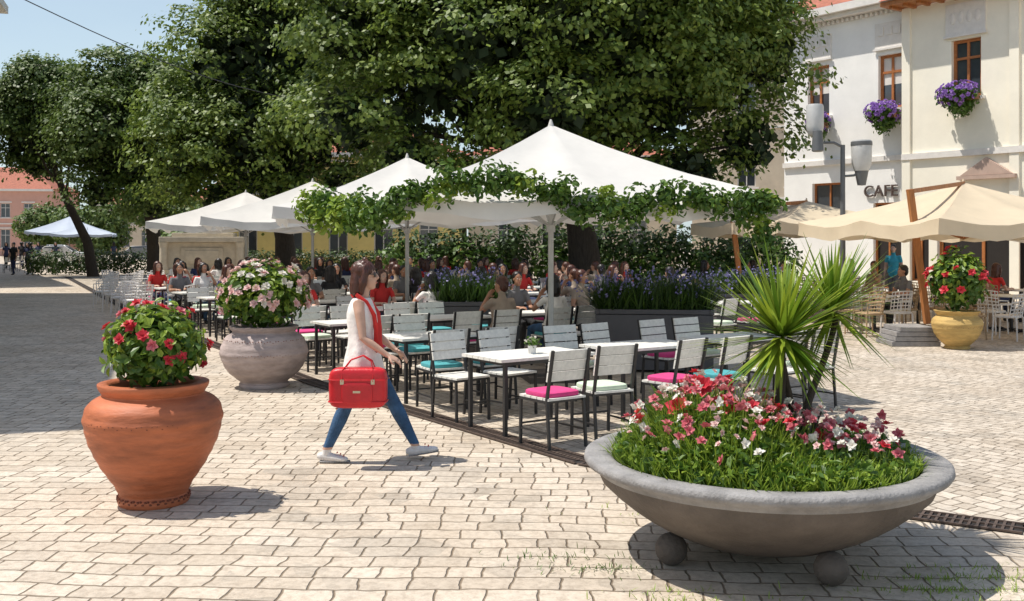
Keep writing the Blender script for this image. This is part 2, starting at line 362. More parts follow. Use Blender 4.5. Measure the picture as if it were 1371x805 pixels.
# ------------------------------------------------------------------ umbrellas
def umbrella(name,c,half,ze,za,rot,fab,pole=True,val=.2,polemat=None):
    g=MB(); n=14
    def ed(k):
        s=int(k)%4; t=k-int(k); cs=[(1,-1),(1,1),(-1,1),(-1,-1)]; a=cs[s]; b_=cs[(s+1)%4]
        return Vector((a[0]+(b_[0]-a[0])*t,a[1]+(b_[1]-a[1])*t,0))*half
    K=64; rows=[]
    for i in range(n+1):
        r=.02+.98*i/n; row=[]
        for j in range(K):
            k=4*j/K; p=ed(k)*r
            ph=(k*2)%1; sag=-.11*r*math.sin(math.pi*ph)*half/2.2 - .07*math.sin(math.pi*r)
            inn=1-.03*math.sin(math.pi*ph)*r
            wr=.008*math.sin(j*2.9+c[0])*r+.006*math.sin(i*1.3+j*.7)*r
            row.append((p.x*inn,p.y*inn,ze+(za-ze)*(1-r)**1.03+sag+wr))
        rows.append(row)
    for dz,o in((-val*.5,1.004),(-val,1.010)):
        row=[]
        for j in range(K):
            x,y,z=rows[n][j]; sc=(.035*abs(math.sin(j*math.pi/4))) if dz==-val else 0
            row.append((x*o*(1+.010*math.sin(j*1.7)),y*o*(1+.010*math.cos(j*2.3)),z+dz+sc))
        rows.append(row)
    vs=[p for r in rows for p in r]; fs=[]
    for i in range(len(rows)-1):
        for j in range(K):
            j2=(j+1)%K; fs.append((i*K+j,i*K+j2,(i+1)*K+j2,(i+1)*K+j))
    g.add(vs,fs,0)
    g.tube([(0,0,za-.08),(0,0,za),(0,0,za+.07)],[.06,.035,.012],m=0)
    for j in range(8):
        e=ed(j/2)*.985; g.bar((0,0,za-.14),(e.x,e.y,ze-.06),.03,1)
        h=e*.5; g.bar((0,0,ze-.35),(h.x,h.y,ze+(za-ze)*.5-.16),.022,1)
    if pole:
        g.tube([(0,0,0),(0,0,za)],[.04,.035],n=16,m=1)
        g.tube([(0,0,ze-.42),(0,0,ze-.3)],[.06,.06],n=16,m=1)
        g.box((0,0,.04),(.7,.7,.08),2); g.box((0,0,.10),(.5,.5,.05),2); g.tube([(0,0,.1),(0,0,.4)],[.055,.055],m=1)
    return g.obj(name,[fab,polemat or steel,concrete],c,rot,smooth=35)
UR=math.radians(10)
umbrella('market_umbrella',(.52,13.5,0),2.2,2.40,3.42,UR,white_fab)
umbrella('market_umbrella',(-1.95,18.75,0),2.3,2.42,3.42,UR,white_fab)
umbrella('market_umbrella',(-5.2,26.3,0),2.5,2.42,3.42,UR,white_fab)
umbrella('market_umbrella',(-8.5,32.2,0),2.6,2.42,3.42,UR,white_fab)
umbrella('market_umbrella',(-36,82,0),2.9,2.6,3.8,.3,grey_fab)
umbrella('market_umbrella',(-33.5,79,0),2.2,2.4,3.2,.3,grey_fab)
umbrella('wooden_cantilever_umbrella',(8.95,20,0),2.3,2.25,3.02,.25,beige_fab,pole=False,polemat=wood,val=.28)
umbrella('wooden_cantilever_umbrella',(7.3,25,0),2.1,2.3,2.85,.3,beige_fab,pole=False,polemat=wood,val=.28)
umbrella('wooden_cantilever_umbrella',(11.8,24.5,0),2.2,2.2,2.9,.25,beige_fab,pole=False,polemat=wood,val=.28)
g=MB()
g.bar((7.62,18.5,.35),(7.24,18.35,2.80),.12,0,.10); g.bar((7.24,18.35,2.76),(8.95,20,3.0),.08,0)
for k in range(4): g.box((7.1+.02*(k%2),18.1,.05+.085*k),(.85-.08*k,.8,.075),1)
g.obj('umbrella_mast',[wood,concrete_rim])
g=MB(); g.bar((5.65,24.5,.0),(5.3,24.4,2.7),.11,0); g.bar((5.3,24.4,2.65),(7.3,25,2.82),.09,0); g.box((5.6,24.5,.06),(.9,.9,.12),1); g.obj('umbrella_mast',[wood,concrete_rim])
# garland
b=LB(); c10,s10=math.cos(UR),math.sin(UR)
def ub(x,y,z): return np.array([.52+x*c10-y*s10,13.5+x*s10+y*c10,z])
path=[np.array([-2.55,13.0,2.32]),np.array([-2.0,12.3,2.2]),np.array([-1.55,11.5,2.15]),ub(-2.2,-2.25,2.28),ub(-1.7,-2.25,2.45),ub(-1.2,-2.24,2.50),ub(-.75,-2.24,2.46),ub(-.2,-2.28,2.31),ub(.3,-2.3,2.20),ub(.7,-2.3,2.30),ub(1.3,-2.28,2.34),ub(1.8,-2.3,2.28),ub(2.2,-2.25,2.34)]
path2=[ub(2.05,-2.3,2.3),ub(1.98,-2.3,2.05),ub(2.02,-2.28,1.8)]
for pth,dens in((path,1),(path2,.8)):
    for a,c in zip(pth[:-1],pth[1:]):
        L_=np.linalg.norm(c-a); k=int(16*L_*dens)+1
        for i in range(k):
            p=a+(c-a)*(i+RS.rand())/k; r=.07+.12*RS.rand()
            b.bush(p+RS.normal(size=3)*[.06,.04,.07],(r*1.2,r*.9,r),62,.07,0 if RS.rand()<.75 else 1,inner=.25,up=.3)
for p in (path[0],path[1],path[0]+[.25,-.2,-.12]): b.bush(p,(.30,.2,.24),300,.085,1 if RS.rand()<.5 else 0,inner=.3)
b.obj('leaf_garland',[leafA,leafB],(.5,11,2.3))
# ------------------------------------------------------------------ lavender planters
def planter(loc,w,d,h,rz,nm='rectangular_planter'):
    g=MB()
    g.box((0,0,h/2-.02),(w,d,h-.04)); 
    for sx in(-1,1): g.box((sx*(w/2-.02),0,h-.0),(.06,d+.04,.07))
    for sy in(-1,1): g.box((0,sy*(d/2-.02),h+.001),(w-.1,.06,.067))
    g.box((0,0,h-.015),(w-.1,d-.1,.02),1)
    for sx in(-1,1):
        for sy in(-1,1): g.box((sx*(w/2-.12),sy*(d/2-.1),-.0),(.08,.08,.08),0)
    g.obj(nm,[greyplast,soil],(loc[0],loc[1],.04),rz,bevel=.008)
    b=LB(); n=int(1700*w); u=(RS.rand(n)-.5)*(w-.1); v=(RS.rand(n)-.5)*(d-.1); c,s=math.cos(rz),math.sin(rz)
    P=np.c_[loc[0]+u*c-v*s,loc[1]+u*s+v*c,np.full(n,h)]
    D=np.c_[RS.normal(size=(n,2))*.42,np.ones(n)]; D[:,0]+=u*.35*c
    Ln=.30+.34*RS.rand(n); b.blades(P,D,Ln,.012,0,.35,3)
    k=n//3; b.blades(P[:k],D[:k],Ln[:k]*.9,.012,1,.5,3)
    k=n//12; T=P[:k]+nrmz(D[:k])*(Ln[:k,None]*.98)-[0,0,.03]
    for dz in(0,.03,.06): b.add(T+[0,0,dz]+RS.normal(size=T.shape)*.008,RS.normal(size=T.shape),.05,2,.7,fine=True)
    b.obj('lavender_plant',[leafD,leafA,lav],(loc[0],loc[1],h))
planter((-.72,16.7),1.15,.8,.80,.05)
planter((2.05,14.6),1.65,.8,.82,-.12)
planter((4.9,21),1.5,.6,.7,.1)
# ------------------------------------------------------------------ furniture
def chair_mesh(name,cush):
    g=MB(); w=.21
    for y in(-w,w):
        g.bar((.2,y,0),(.19,y,.44),.024,0); g.bar((-.23,y,0),(-.19,y,.45),.024,0); g.bar((-.19,y,.45),(-.28,y,.90),.024,0)
        g.bar((.19,y,.435),(-.19,y,.435),.024,0); g.bar((.2,y,.16),(-.215,y,.16),.016,0)
    for x in(.18,-.18): g.bar((x,-w,.432),(x,w,.432),.02,0)
    g.bar((.2,-w,.2),(.2,w,.2),.016,0)
    for i in range(5): g.box((.17-.088*i,0,.458),(.076,.43,.02),1)
    R=Matrix.Rotation(math.radians(-11),3,'Y')
    for z in(.64,.735,.83): g.box((-.235-.2*(z-.68)+.02,0,z+.02),(.018,.44,.085),1,R)
    if cush: g.ell((0,0,.49),(.2,.205,.03),2,20,.45)
    return g.mesh(name,[black,wslat,cush or wslat],35)
cpink=M('pink_cushion',(.6,.05,.2),.9,.12,12,bump=.2); cteal=M('teal_cushion',(.07,.33,.36),.9,.12,12,bump=.2); cgreen=M('pale_cushion',(.58,.68,.52),.9,.1,12,bump=.2)
CH=[chair_mesh('cafe_chair_'+n,c) for n,c in(('pink',cpink),('teal',cteal),('green',cgreen),('plain',None))]
g=MB()
for i in range(7): g.box((-.3+.1*i,0,.735),(.09,1.15,.028),1)
for x in(-.3,.3):
    for y in(-.5,.5): g.bar((x,y,0),(x,y,.72),.035,0)
for x in(-.3,.3): g.bar((x,-.5,.70),(x,.5,.70),.03,0)
for y in(-.5,.5): g.bar((-.3,y,.70),(.3,y,.70),.03,0); 
TABLE=g.mesh('cafe_table',[black,wslat],35)
# ------------------------------------------------------------------ people
def remeshed(mb,voxel,smooth=3):
    me=bpy.data.meshes.new('tmp'); me.from_pydata(mb.v,[],mb.f); me.update()
    o=bpy.data.objects.new('tmp',me); COL.objects.link(o)
    r=o.modifiers.new('r','REMESH'); r.mode='VOXEL'; r.voxel_size=voxel
    s=o.modifiers.new('s','SMOOTH'); s.factor=.5; s.iterations=smooth
    dg=bpy.context.evaluated_depsgraph_get(); ev=o.evaluated_get(dg); m2=ev.to_mesh()
    V=[tuple(v.co) for v in m2.vertices]; F=[tuple(p.vertices) for p in m2.polygons]
    ev.to_mesh_clear(); bpy.data.objects.remove(o); bpy.data.meshes.remove(me)
    return V,F
def segd(p,a,b):
    ab=b-a; t=max(0,min(1,(p-a).dot(ab)/max(ab.length_squared,1e-9))); return (p-(a+ab*t)).length,t
def hand(mb,w,d,pn,sd,curl=.35,sc=1):
    w=Vector(w); d=Vector(d).normalized(); pn=Vector(pn); pn=(pn-d*pn.dot(d)).normalized(); s=d.cross(pn)*sd
    mb.tube([w-d*.02,w+d*.02*sc,w+d*.06*sc,w+d*.09*sc],[(.022*sc,.018*sc),(.033*sc,.016*sc),(.042*sc,.015*sc),(.038*sc,.012*sc)],side=tuple(s),n=10)
    for i,(off,ln) in enumerate(((.030,.070),(.010,.080),(-.011,.074),(-.030,.058))):
        p=w+d*.085*sc+s*off*sc; dr_=d.copy(); pts=[p-d*.01*sc]; 
        for k,fr in enumerate((.45,.32,.25)):
            a=curl*(k+.6)*(1+.12*i); dr_=(d*math.cos(a)+pn*math.sin(a)).normalized(); p=p+dr_*ln*fr*sc; pts.append(p)
        mb.tube(pts,[.0095*sc,.009*sc,.0085*sc,.0065*sc],n=8)
    p=w+d*.02*sc+s*.025*sc; q=p+(d*.6+s*.75+pn*.25).normalized()*.045*sc; r=q+(d*.9+s*.25+pn*.35).normalized()*.035*sc
    mb.tube([p,q,r],[.013*sc,.0115*sc,.0085*sc],n=8)
def build_person(name,J,mats,voxel=.012,hairlen=.0,female=True,region=None,turn=0,face=True,extra=None,hw=1.0):
    """J: joints, facing +x. mats: skin, top, bottom, shoe, hair"""
    V3=lambda k:Vector(J[k]); mb=MB(); pel=V3('pelvis'); ch=V3('chest'); nk=V3('neck'); hd=V3('head')
    Y=(0,1,0); wf=.92 if female else 1.05
    mid=pel.lerp(ch,.45)
    mb.tube([pel+(pel-mid).normalized()*.07,pel,pel.lerp(mid,.5),mid,mid.lerp(ch,.6),ch,ch.lerp(nk,.55),nk],
            [(.13,.09),(.175*wf,.12),(.16*wf,.11),(.135*wf,.095),(.15*wf,.11),(.17*wf,.115),(.13*wf,.085),(.06,.06)],side=Y,n=18)
    mb.tube([nk-(hd-nk)*.1,nk.lerp(hd,.4),hd],[(.062,.062),(.05,.052),(.05,.05)],side=Y,n=12)
    Rz=Matrix.Rotation(turn,3,'Z'); hp=lambda x,y,z:hd+Rz@Vector((x,y,z))
    mb.ell(hp(-.012,0,.03),(.092,.074,.095),n=20,R=Rz); mb.ell(hp(.025,0,-.03),(.062,.055,.085),n=18,R=Rz); mb.ell(hp(.045,0,-.085),(.035,.034,.028),n=12,R=Rz)
    mb.tube([hp(.08,0,.025),hp(.100,0,-.012),hp(.085,0,-.024)],[.008,.015,.01],n=8)
    mb.ell(hp(.078,0,-.052),(.013,.022,.008),n=10,R=Rz)
    for y in(-1,1): mb.ell(hp(-.005,y*.075,-.005),(.016,.008,.03),n=8,R=Rz)
    bones=[('torso',pel,ch,.15),('torso',ch,nk,.12),('neck',nk,nk.lerp(hd,.5),.05),('head',hd+Vector((0,0,-.05)),hd+Vector((0,0,.05)),.09)]
    for sfx,sd in(('R',-1),('L',1)):
        sh,el,wr=V3('sh'+sfx),V3('el'+sfx),V3('wr'+sfx)
        hip,kn,an=V3('hip'+sfx),V3('kn'+sfx),V3('an'+sfx)
        k=.88 if female else 1.05
        inn=ch.lerp(nk,.5)
        mb.tube([inn.lerp(sh,.4),sh,sh.lerp(el,.25),sh.lerp(el,.6),el,el.lerp(wr,.3),el.lerp(wr,.7),wr],[.055*k,.056*k,.05*k,.043*k,.037*k,.04*k,.031*k,.024*k],n=12)
        hdv=V3('hd'+sfx)-wr; hand(mb,wr,hdv,J.get('pn'+sfx,(0,-sd,0)),J.get('ts'+sfx,1),J.get('curl',.4))
        mb.tube([hip+Vector((0,0,.03)),hip,hip.lerp(kn,.4),hip.lerp(kn,.8),kn,kn.lerp(an,.3),kn.lerp(an,.75),an,an-Vector((0,0,.03))],[.088,.092,.084,.066,.060,.061,.045,.038,.037],n=14)
        to=V3('to'+sfx); tdir=(to-(an+Vector((0,0,-.06)))).normalized()
        heel=an+Vector((0,0,-.055))-tdir*.05
        mb.tube([heel-tdir*.03,heel,heel.lerp(to,.3),heel.lerp(to,.6),heel.lerp(to,.85),to,to+tdir*.02],[(.02,.02),(.034,.036),(.038,.042),(.044,.034),(.046,.027),(.038,.021),(.02,.012)],side=tuple(Vector((0,0,1)).cross(tdir)),n=12)
        bones+=[('arm_up'+sfx,sh,el,.05),('fore'+sfx,el,wr,.035),('hand'+sfx,wr,V3('hd'+sfx)+hdv*.8,.03),('leg',hip,kn,.08),('leg',kn,an+Vector((0,0,.0)),.045),('foot',heel,to,.035)]
    V,F=remeshed(mb,voxel)
    out=MB(); out.v=V; out.f=[list(f) for f in F]; out.m=[]
    reg=region or (lambda l,p,t:{'torso':1,'leg':2,'foot':3}.get(l,1 if l.startswith('arm_up') and t<.55 else 0))
    for f in F:
        p=Vector((0,0,0)); 
        for i in f: p+=Vector(V[i])
        p/=len(f); best=None;bd=9
        for (l,a,b_,r) in bones:
            dd,t=segd(p,a,b_); dd-=r
            if dd<bd: bd=dd;best=(l,t)
        out.m.append(reg(best[0],p,best[1]))
    hb=MB(); hb.ell(hp(-.028*hw,0,.05),(.098*hw,.086*hw,.09),n=20,R=Rz); hb.ell(hp(-.06,0,.0),(.062*hw,.08*hw,.1),n=16,R=Rz)
    if hairlen>0:
        hb.tube([hp(-.06,0,.03),hp(-.075,0,-.06),hp(-.080,0,-.06-hairlen*.6),hp(-.07,0,-.06-hairlen)],[(.08*hw,.055*hw),(.09*hw,.062*hw),(.085*hw,.055*hw),(.04,.02)],side=tuple(Rz@Vector((0,1,0))),n=14)
        for y in(-1,1): hb.tube([hp(.0,y*.062,.09),hp(.012,y*.082,.03),hp(-.005,y*.09,-.05),hp(-.02,y*.085,-.05-hairlen*.8)],[.03,.028,.036,.014],n=10)
    V,F=remeshed(hb,max(voxel*.8,.007),2); 
    VV=[]
    for v in V:
        v=Vector(v); nn=noise.noise(Vector((v.x*90,v.y*90,v.z*12)))*.008; VV.append(v+(v-hd).normalized()*nn)
    out.add(VV,F,4)
    if face:
        for y in(-.028,.028):
            out.ell(hp(.074,y,.012),(.009,.012,.008),5,10); out.ell(hp(.0815,y,.012),(.004,.005,.005),6,8); out.ell(hp(.08,y,.036),(.006,.017,.003),4,8)
        out.ell(hp(.0885,0,-.052),(.006,.021,.007),7,10)
    if extra: extra(out,hp,Rz)
    return out.mesh(name,mats,60)
def skinm(n,c): return M(n,c,.5,.08,12)
sk=skinm('skin_light',(.58,.35,.25)); sk2=skinm('skin_tan',(.4,.2,.12))
hairbr=M('brown_hair',(.07,.022,.012),.4,.4,30,stretch=(4,4,.5)); hairdk=M('dark_hair',(.012,.008,.006),.4,.4,30)
eyew=M('eye_white',(.7,.7,.68),.3,.05); eyed=M('eye_dark',(.02,.012,.01),.2,.05); lips=M('lips',(.45,.12,.1),.4,.1)
def cloth(n,c): return M(n,c,.9,.15,5,bump=.5,bscale=14)
jean=M('blue_denim',(.035,.09,.18),.9,.42,6,bump=.4,bscale=60); wtop=cloth('white_cotton',(.80,.76,.71)); shoe_w=M('white_sneaker',(.72,.69,.66),.6,.1,20)
redc=cloth('red_cotton',(.6,.035,.03)); blk=cloth('black_cotton',(.02,.02,.022)); grc=cloth('grey_cotton',(.16,.155,.16)); tealc=cloth('teal_cotton',(.05,.35,.45)); tanc=cloth('beige_cotton',(.32,.25,.19)); navy=cloth('navy_cotton',(.03,.04,.1))
lens=M('sunglass_lens',(.015,.01,.01),.1,.1,spec=.8)
JW=dict(pelvis=(-.06,0,.90),chest=(-.085,0,1.22),neck=(-.075,0,1.39),head=(-.035,0,1.565),
 shR=(-.08,-.155,1.335),elR=(-.035,-.205,1.06),wrR=(.17,-.20,.915),hdR=(.24,-.19,.88),
 shL=(-.08,.155,1.335),elL=(.0,.20,1.07),wrL=(.20,.16,.92),hdL=(.27,.13,.88),
 hipR=(-.055,-.085,.87),knR=(-.20,-.08,.475),anR=(-.36,-.075,.105),toR=(-.20,-.08,.030),
 hipL=(-.045,.085,.87),knL=(.175,.08,.50),anL=(.37,.075,.125),toL=(.545,.08,.085),
 pnR=(0.1,.3,-1),pnL=(.1,-.5,-.8),tsR=-1,tsL=1,curl=.45)
def wreg(l,p,t):
    if l=='torso': return 1 if p.z<1.36 and p.z>.95 else (2 if p.z<=.95 else 0)
    if l=='leg': return 2 if p.z>.135 else (0 if p.z>.115 else 3)
    if l=='foot': return 3
    return 0
def wextra(o,hp,Rz):
    n=64; prof=[(1.385,.085,.07,-.075),(1.36,.125,.088,-.078),(1.31,.165,.108,-.08),(1.25,.172,.125,-.078),(1.18,.168,.13,-.07),(1.08,.152,.118,-.07),(.98,.168,.132,-.065),(.88,.195,.155,-.06),(.80,.208,.17,-.06),(.765,.212,.175,-.06)]
    vs=[];k=len(prof)
    for (z,a,b_,cx) in prof:
        fl=max(0,(1.28-z))*.09
        for j in range(n):
            t=2*math.pi*j/n; w=1+fl*math.sin(t*8+z*3)+.016*math.sin(t*3+z*20)
            vs.append((cx+b_*w*math.cos(t),a*w*math.sin(t),z+.012*math.sin(t*2)*(z<.8)))
    fs=[(i*n+j,i*n+(j+1)%n,(i+1)*n+(j+1)%n,(i+1)*n+j) for i in range(k-1) for j in range(n)]
    o.add(vs,fs,1)
    for y in(-1,1):
        o.tube([(-.15,y*.03,1.40),(-.10,y*.085,1.405),(-.02,y*.105,1.35),(.045,y*.11,1.24),(.06,y*.105,1.12),(.06,y*.10,1.0),(.075,y*.10,.93)],[(.03,.012),(.03,.014),(.028,.012),(.03,.01),(.028,.01),(.03,.01),(.034,.006)],side=(0.3,y*.3,0),n=10,m=8)
    for y in(-.033,.033): o.ell(hp(.082,y,.014),(.010,.028,.021),9,14,.7)
    for y in(-1,1): o.bar(hp(.078,y*.055,.02),hp(-.01,y*.079,.02),.006,9)
    a,bq=(-.415,-.075,.012),(-.165,-.082,.012)
    o.tube([a,((a[0]+bq[0])/2,a[1],.012),bq],[(.034,.012),(.044,.012),(.03,.012)],side=(0,1,0),n=14,m=10)
    o.tube([(.315,.075,.03),(.45,.078,.05),(.57,.08,.07)],[(.034,.011),(.044,.011),(.03,.011)],side=(0,1,0),n=14,m=10)
    for (x,y,z) in((-.27,-.08,.086),(.455,.078,.125)):
        for i in range(3): o.ell((x+.028*i,y,z-.012*i),(.006,.030,.006),8,8)
WM=build_person('walking_woman',JW,[sk,wtop,jean,shoe_w,hairbr,eyew,eyed,lips,redc,lens,concrete_rim],.0065,.13,True,wreg,-.12,extra=wextra,hw=1.1)
WP=(-1.20,8.56,0)
place('walking_woman',WM,WP)
redbag=M('red_leather',(.6,.014,.022),.38,.12,8,bump=.15,bscale=50); gold=M('bag_buckle',(.5,.45,.35),.3,.1,metal=1)
g=MB(); g.ell((0,0,.165),(.235,.085,.165),0,40,.35); 
for y in(-.084,.084): g.ell((0,y,.13),(.13,.012,.085),0,24,.4)
for z in(.055,.235): 
    g.tube([( .238*math.copysign(abs(math.cos(t))**.35,math.cos(t)),.088*math.copysign(abs(math.sin(t))**.35,math.sin(t)),z) for t in [i*math.pi/24 for i in range(49)]],[.005]*49,n=6)
for y in(-.06,.06):
    g.tube([(-.12,y*1.42,.22),(-.12,y*1.1,.31),(-.06,y*.5,.39),(.04,y*.2,.425),(.11,y*.5,.38),(.13,y*1.1,.31),(.13,y*1.42,.22)],[(.011,.005)]*7,n=8)
    for x in(-.12,.13): g.box((x,y*1.47,.22),(.03,.008,.04),1)
g.box((0,-.098,.14),(.06,.004,.018),1)
for x in(-.17,.17):
    for y in(-.05,.05): g.ell((x,y,-.003),(.012,.012,.008),1,8)
g.obj('red_handbag',[redbag,gold],(WP[0]-.06,WP[1]-.29,.50),0,smooth=50)
JS=dict(pelvis=(-.05,0,.58),chest=(-.04,0,.88),neck=(-.0,0,1.06),head=(.04,0,1.23),
 shR=(-.0,-.17,1.0),elR=(.10,-.22,.76),wrR=(.32,-.13,.785),hdR=(.39,-.10,.79),shL=(0,.17,1.0),elL=(.10,.22,.76),wrL=(.30,.10,.80),hdL=(.36,.06,.81),
 hipR=(-.02,-.09,.56),knR=(.38,-.1,.54),anR=(.34,-.1,.12),toR=(.50,-.11,.03),hipL=(-.02,.09,.56),knL=(.39,.1,.54),anL=(.40,.1,.12),toL=(.56,.11,.03),pnR=(0,.3,-1),pnL=(0,-.3,-1),tsR=-1,tsL=1,curl=.5)
JS2=dict(JS); JS2.update(chest=(-.09,0,.88),neck=(-.1,0,1.06),head=(-.06,0,1.23),shR=(-.09,-.17,1.0),shL=(-.09,.17,1.0),elR=(-.06,-.24,.74),wrR=(.14,-.16,.66),hdR=(.21,-.12,.64),elL=(.08,.25,.84),wrL=(.1,.12,1.06),hdL=(.1,.07,1.12),pnL=(-1,0,0))
SM=[build_person('seated_person',j,[s,t,bt,blk,h,eyew,eyed,lips],.013,hl,fem,None,tn) for (j,s,t,bt,h,hl,fem,tn) in(
 (JS,sk,redc,navy,hairbr,.2,True,.2),(JS,sk2,blk,jean,hairdk,.22,True,-.4),(JS2,sk2,tanc,grc,hairbr,0,False,.4),(JS2,sk2,wtop,jean,hairdk,.15,True,0),(JS,sk2,grc,blk,hairdk,0,False,-.2),(JS2,sk,navy,tanc,hairbr,.2,True,.5))]
JT=dict(pelvis=(0,0,.93),chest=(0,0,1.26),neck=(0,0,1.44),head=(.02,0,1.62),shR=(0,-.19,1.38),elR=(-.03,-.24,1.10),wrR=(.04,-.25,.86),hdR=(.06,-.25,.79),shL=(0,.19,1.38),elL=(.0,.24,1.10),wrL=(.1,.22,.88),hdL=(.13,.21,.81),
 hipR=(0,-.09,.9),knR=(-.04,-.09,.49),anR=(-.2,-.09,.12),toR=(-.05,-.1,.03),hipL=(0,.09,.9),knL=(.1,.09,.49),anL=(.16,.09,.09),toL=(.32,.1,.03))
ST=[build_person('standing_person',JT,[sk,t,bt,blk,hairdk,eyew,eyed,lips],.016,hl,f) for (t,bt,hl,f) in((blk,navy,.0,False),(navy,blk,.2,True),(tealc,grc,0,False))]
for i,(x,y,rz) in enumerate(((-32.6,66,-1.8),(-33.6,67,-1.5),(-34.0,70,1.6),(-32.4,69,-1.6),(-37,76,1.5),(-30.8,78,1.4),(-27.2,55,-1.7),(-26.6,55.4,-1.6),(-28.6,60,1.5),(-33.5,74,-1.2))):
    place('standing_person',ST[i%2],(x,y,0),rz)
place('standing_person',ST[2],(11.2,29.6,0),-2.2)
# ------------------------------------------------------------------ terrace layout
U=Vector((.58,-.815,0)); V_=Vector((.815,.58,0)); th=math.atan2(U.y,U.x)
poles=[(.52,13.5),(-1.95,18.75),(-5.2,26.3),(2.2,29.5)]
boxes=[(-.72,16.7,1.15),(2.05,14.6,1.35),(4.9,21,1.1),(-3.17,12.9,1.2)]
r_=random.Random(4)
def setting(c,occ,cols,jit=.04):
    place('cafe_table',TABLE,c,th+r_.uniform(-.04,.04))
    k=0
    for su in(1,-1):
        for sv in(-1,1):
            p=Vector(c)+U*su*.80+V_*sv*.29+Vector((r_.uniform(-jit,jit),r_.uniform(-jit,jit),0))
            rz=th+(math.pi if su>0 else 0)+r_.uniform(-.14,.14)
            place('cafe_chair',CH[cols[k]],p,rz)
            if occ[k] is not None: 
                place('seated_person',SM[occ[k]],p,rz)
            k+=1
T1=Vector((.17,10.05,0))
for r in range(0,10):
    for c in range(0,7):
        p=T1-U*2.3*r+V_*(1.5*c+.22*r)
        px=685.5+1350*p.x/p.y
        if p.y<20 and px>1000+ (60 if r==0 else 0): continue
        if r==0 and c>3: continue
        if px>990 or px<230: continue
        if any((p-Vector((a,b2,0))).length<.75 for a,b2 in poles) or any((p-Vector((a,b2,0))).length<q for a,b2,q in boxes): continue
        rr=r_.random; occ=[None]*4
        if r>=3: occ=[(r_.randrange(6) if rr()<.5 else None) for _ in range(4)]
        cols=[r_.choice((0,1,2,3,3)) for _ in range(4)]
        if r==0: cols=[0,2,3,3] if c==0 else ([0,1,2,3] if c==1 else cols)
        if r==1: cols=[1,1,3,1]
        if r==1 and c==1: occ=[None,0,None,None]
        if r==1 and c==2: occ=[None,None,1,None]
        if r==2: occ=[(r_.randrange(6) if rr()<.3 else None) for _ in range(4)]
        if r==2 and c==0: occ=[None]*4
        setting(p,occ,cols)
g=MB(); g.lathe([(.001,0),(.035,0),(.045,.08),(.04,.08),(.035,.07),(.001,.07)],n=20); o=g.obj('small_flower_pot',[shoe_w],(.20,10.0,.75),smooth=40)
b=LB(); b.bush((.20,10.0,.86),(.07,.07,.04),70,.04,0); b.flowers(np.array([.20,10.0,.88])+RS.normal(size=(14,3))*[.035,.035,.015],np.tile([0,0,1.],(14,1))+RS.normal(size=(14,3))*.4,.025,1); b.obj('small_bouquet',[leafA,whitep],(.2,10,.86))
def wicker(nm,m):
    g=MB()
    for x,y in((.2,.2),(.2,-.2),(-.2,.2),(-.2,-.2)): g.tube([(x*1.1,y*1.1,0),(x,y,.44)],[.014,.018],m=0)
    g.ell((0,0,.45),(.23,.23,.03),0,20,.5)
    n=16
    for k in range(6):
        z=.5+.07*k; g.tube([(-.06-.17*math.cos(a)-.02*k*.8,.22*math.sin(a),z+(.03*math.cos(a))) for a in [(-1.45+2.9*i/n) for i in range(n+1)]],[.012]*(n+1),n=6)
    for i in range(0,n+1,2):
        a=-1.45+2.9*i/n; g.tube([(-.06-.17*math.cos(a),.22*math.sin(a),.44),(-.06-.17*math.cos(a)-.08,.22*math.sin(a),.86)],[.01,.01],n=6)
    for y in(-.23,.23): g.tube([(.2,y,.44),(.2,y,.66),(-.12,y,.68)],[.014]*3,n=6)
    return g.mesh(nm,[m],40)
WKw=wicker('white_wicker_chair',shoe_w); WKt=wicker('tan_wicker_chair',M('tan_rattan',(.38,.26,.15),.7,.2,20))
g=MB(); g.lathe([(.001,.72),(.38,.72),(.39,.735),(.38,.75),(.001,.75)],n=32); g.tube([(0,0,0),(0,0,.72)],[.04,.03],m=1)
for a in range(4): g.bar((0,0,.08),(.3*math.cos(a*1.57),.3*math.sin(a*1.57),.015),.03,1)
RT=g.mesh('round_table',[wslat,black],40)
for (cx,cy) in((7.4,20.6),(8.7,21.6),(10.2,20.6),(10.0,22.8),(6.6,23.2),(8.2,24.4),(11.6,23),(5.6,26),(8.6,27.5)):
    place('round_cafe_table',RT,(cx,cy,0))
    for k in range(4):
        a=k*1.57+r_.uniform(-.3,.3)+.5; p=(cx+.72*math.cos(a),cy+.72*math.sin(a),0)
        place('wicker_chair',WKt if (k+int(cx))%2 else WKw,p,a+math.pi)
        if r_.random()<.28: place('seated_person',SM[r_.randrange(6)],p,a+math.pi)
for (x,y,rz) in((9.3,18.9,2.4),(9.75,18.3,2.8),(8.6,19.0,.3),(6.95,19.6,3.4)): place('wicker_chair',WKw if x>9 else WKt,(x,y,0),rz)
for i in range(16):
    cx=-11.3+(i%4)*.75+(i//4)*.28-(i//4)*.9; cy=28+(i//4)*1.7
    place('wicker_chair',WKw,(cx,cy,0),r_.uniform(0,6.28))
for i in range(12):
    cx=-8.3+(i%3)*.9-(i//3)*.7; cy=22.5+(i//3)*1.3; place('wicker_chair',WKw,(cx,cy,0),r_.uniform(0,6.28))
for i in range(30): place('cafe_chair',CH[3],(-29+(i%6)*1.3-(i//6)*.9,58+(i//6)*2.6,0),r_.uniform(0,6.28))
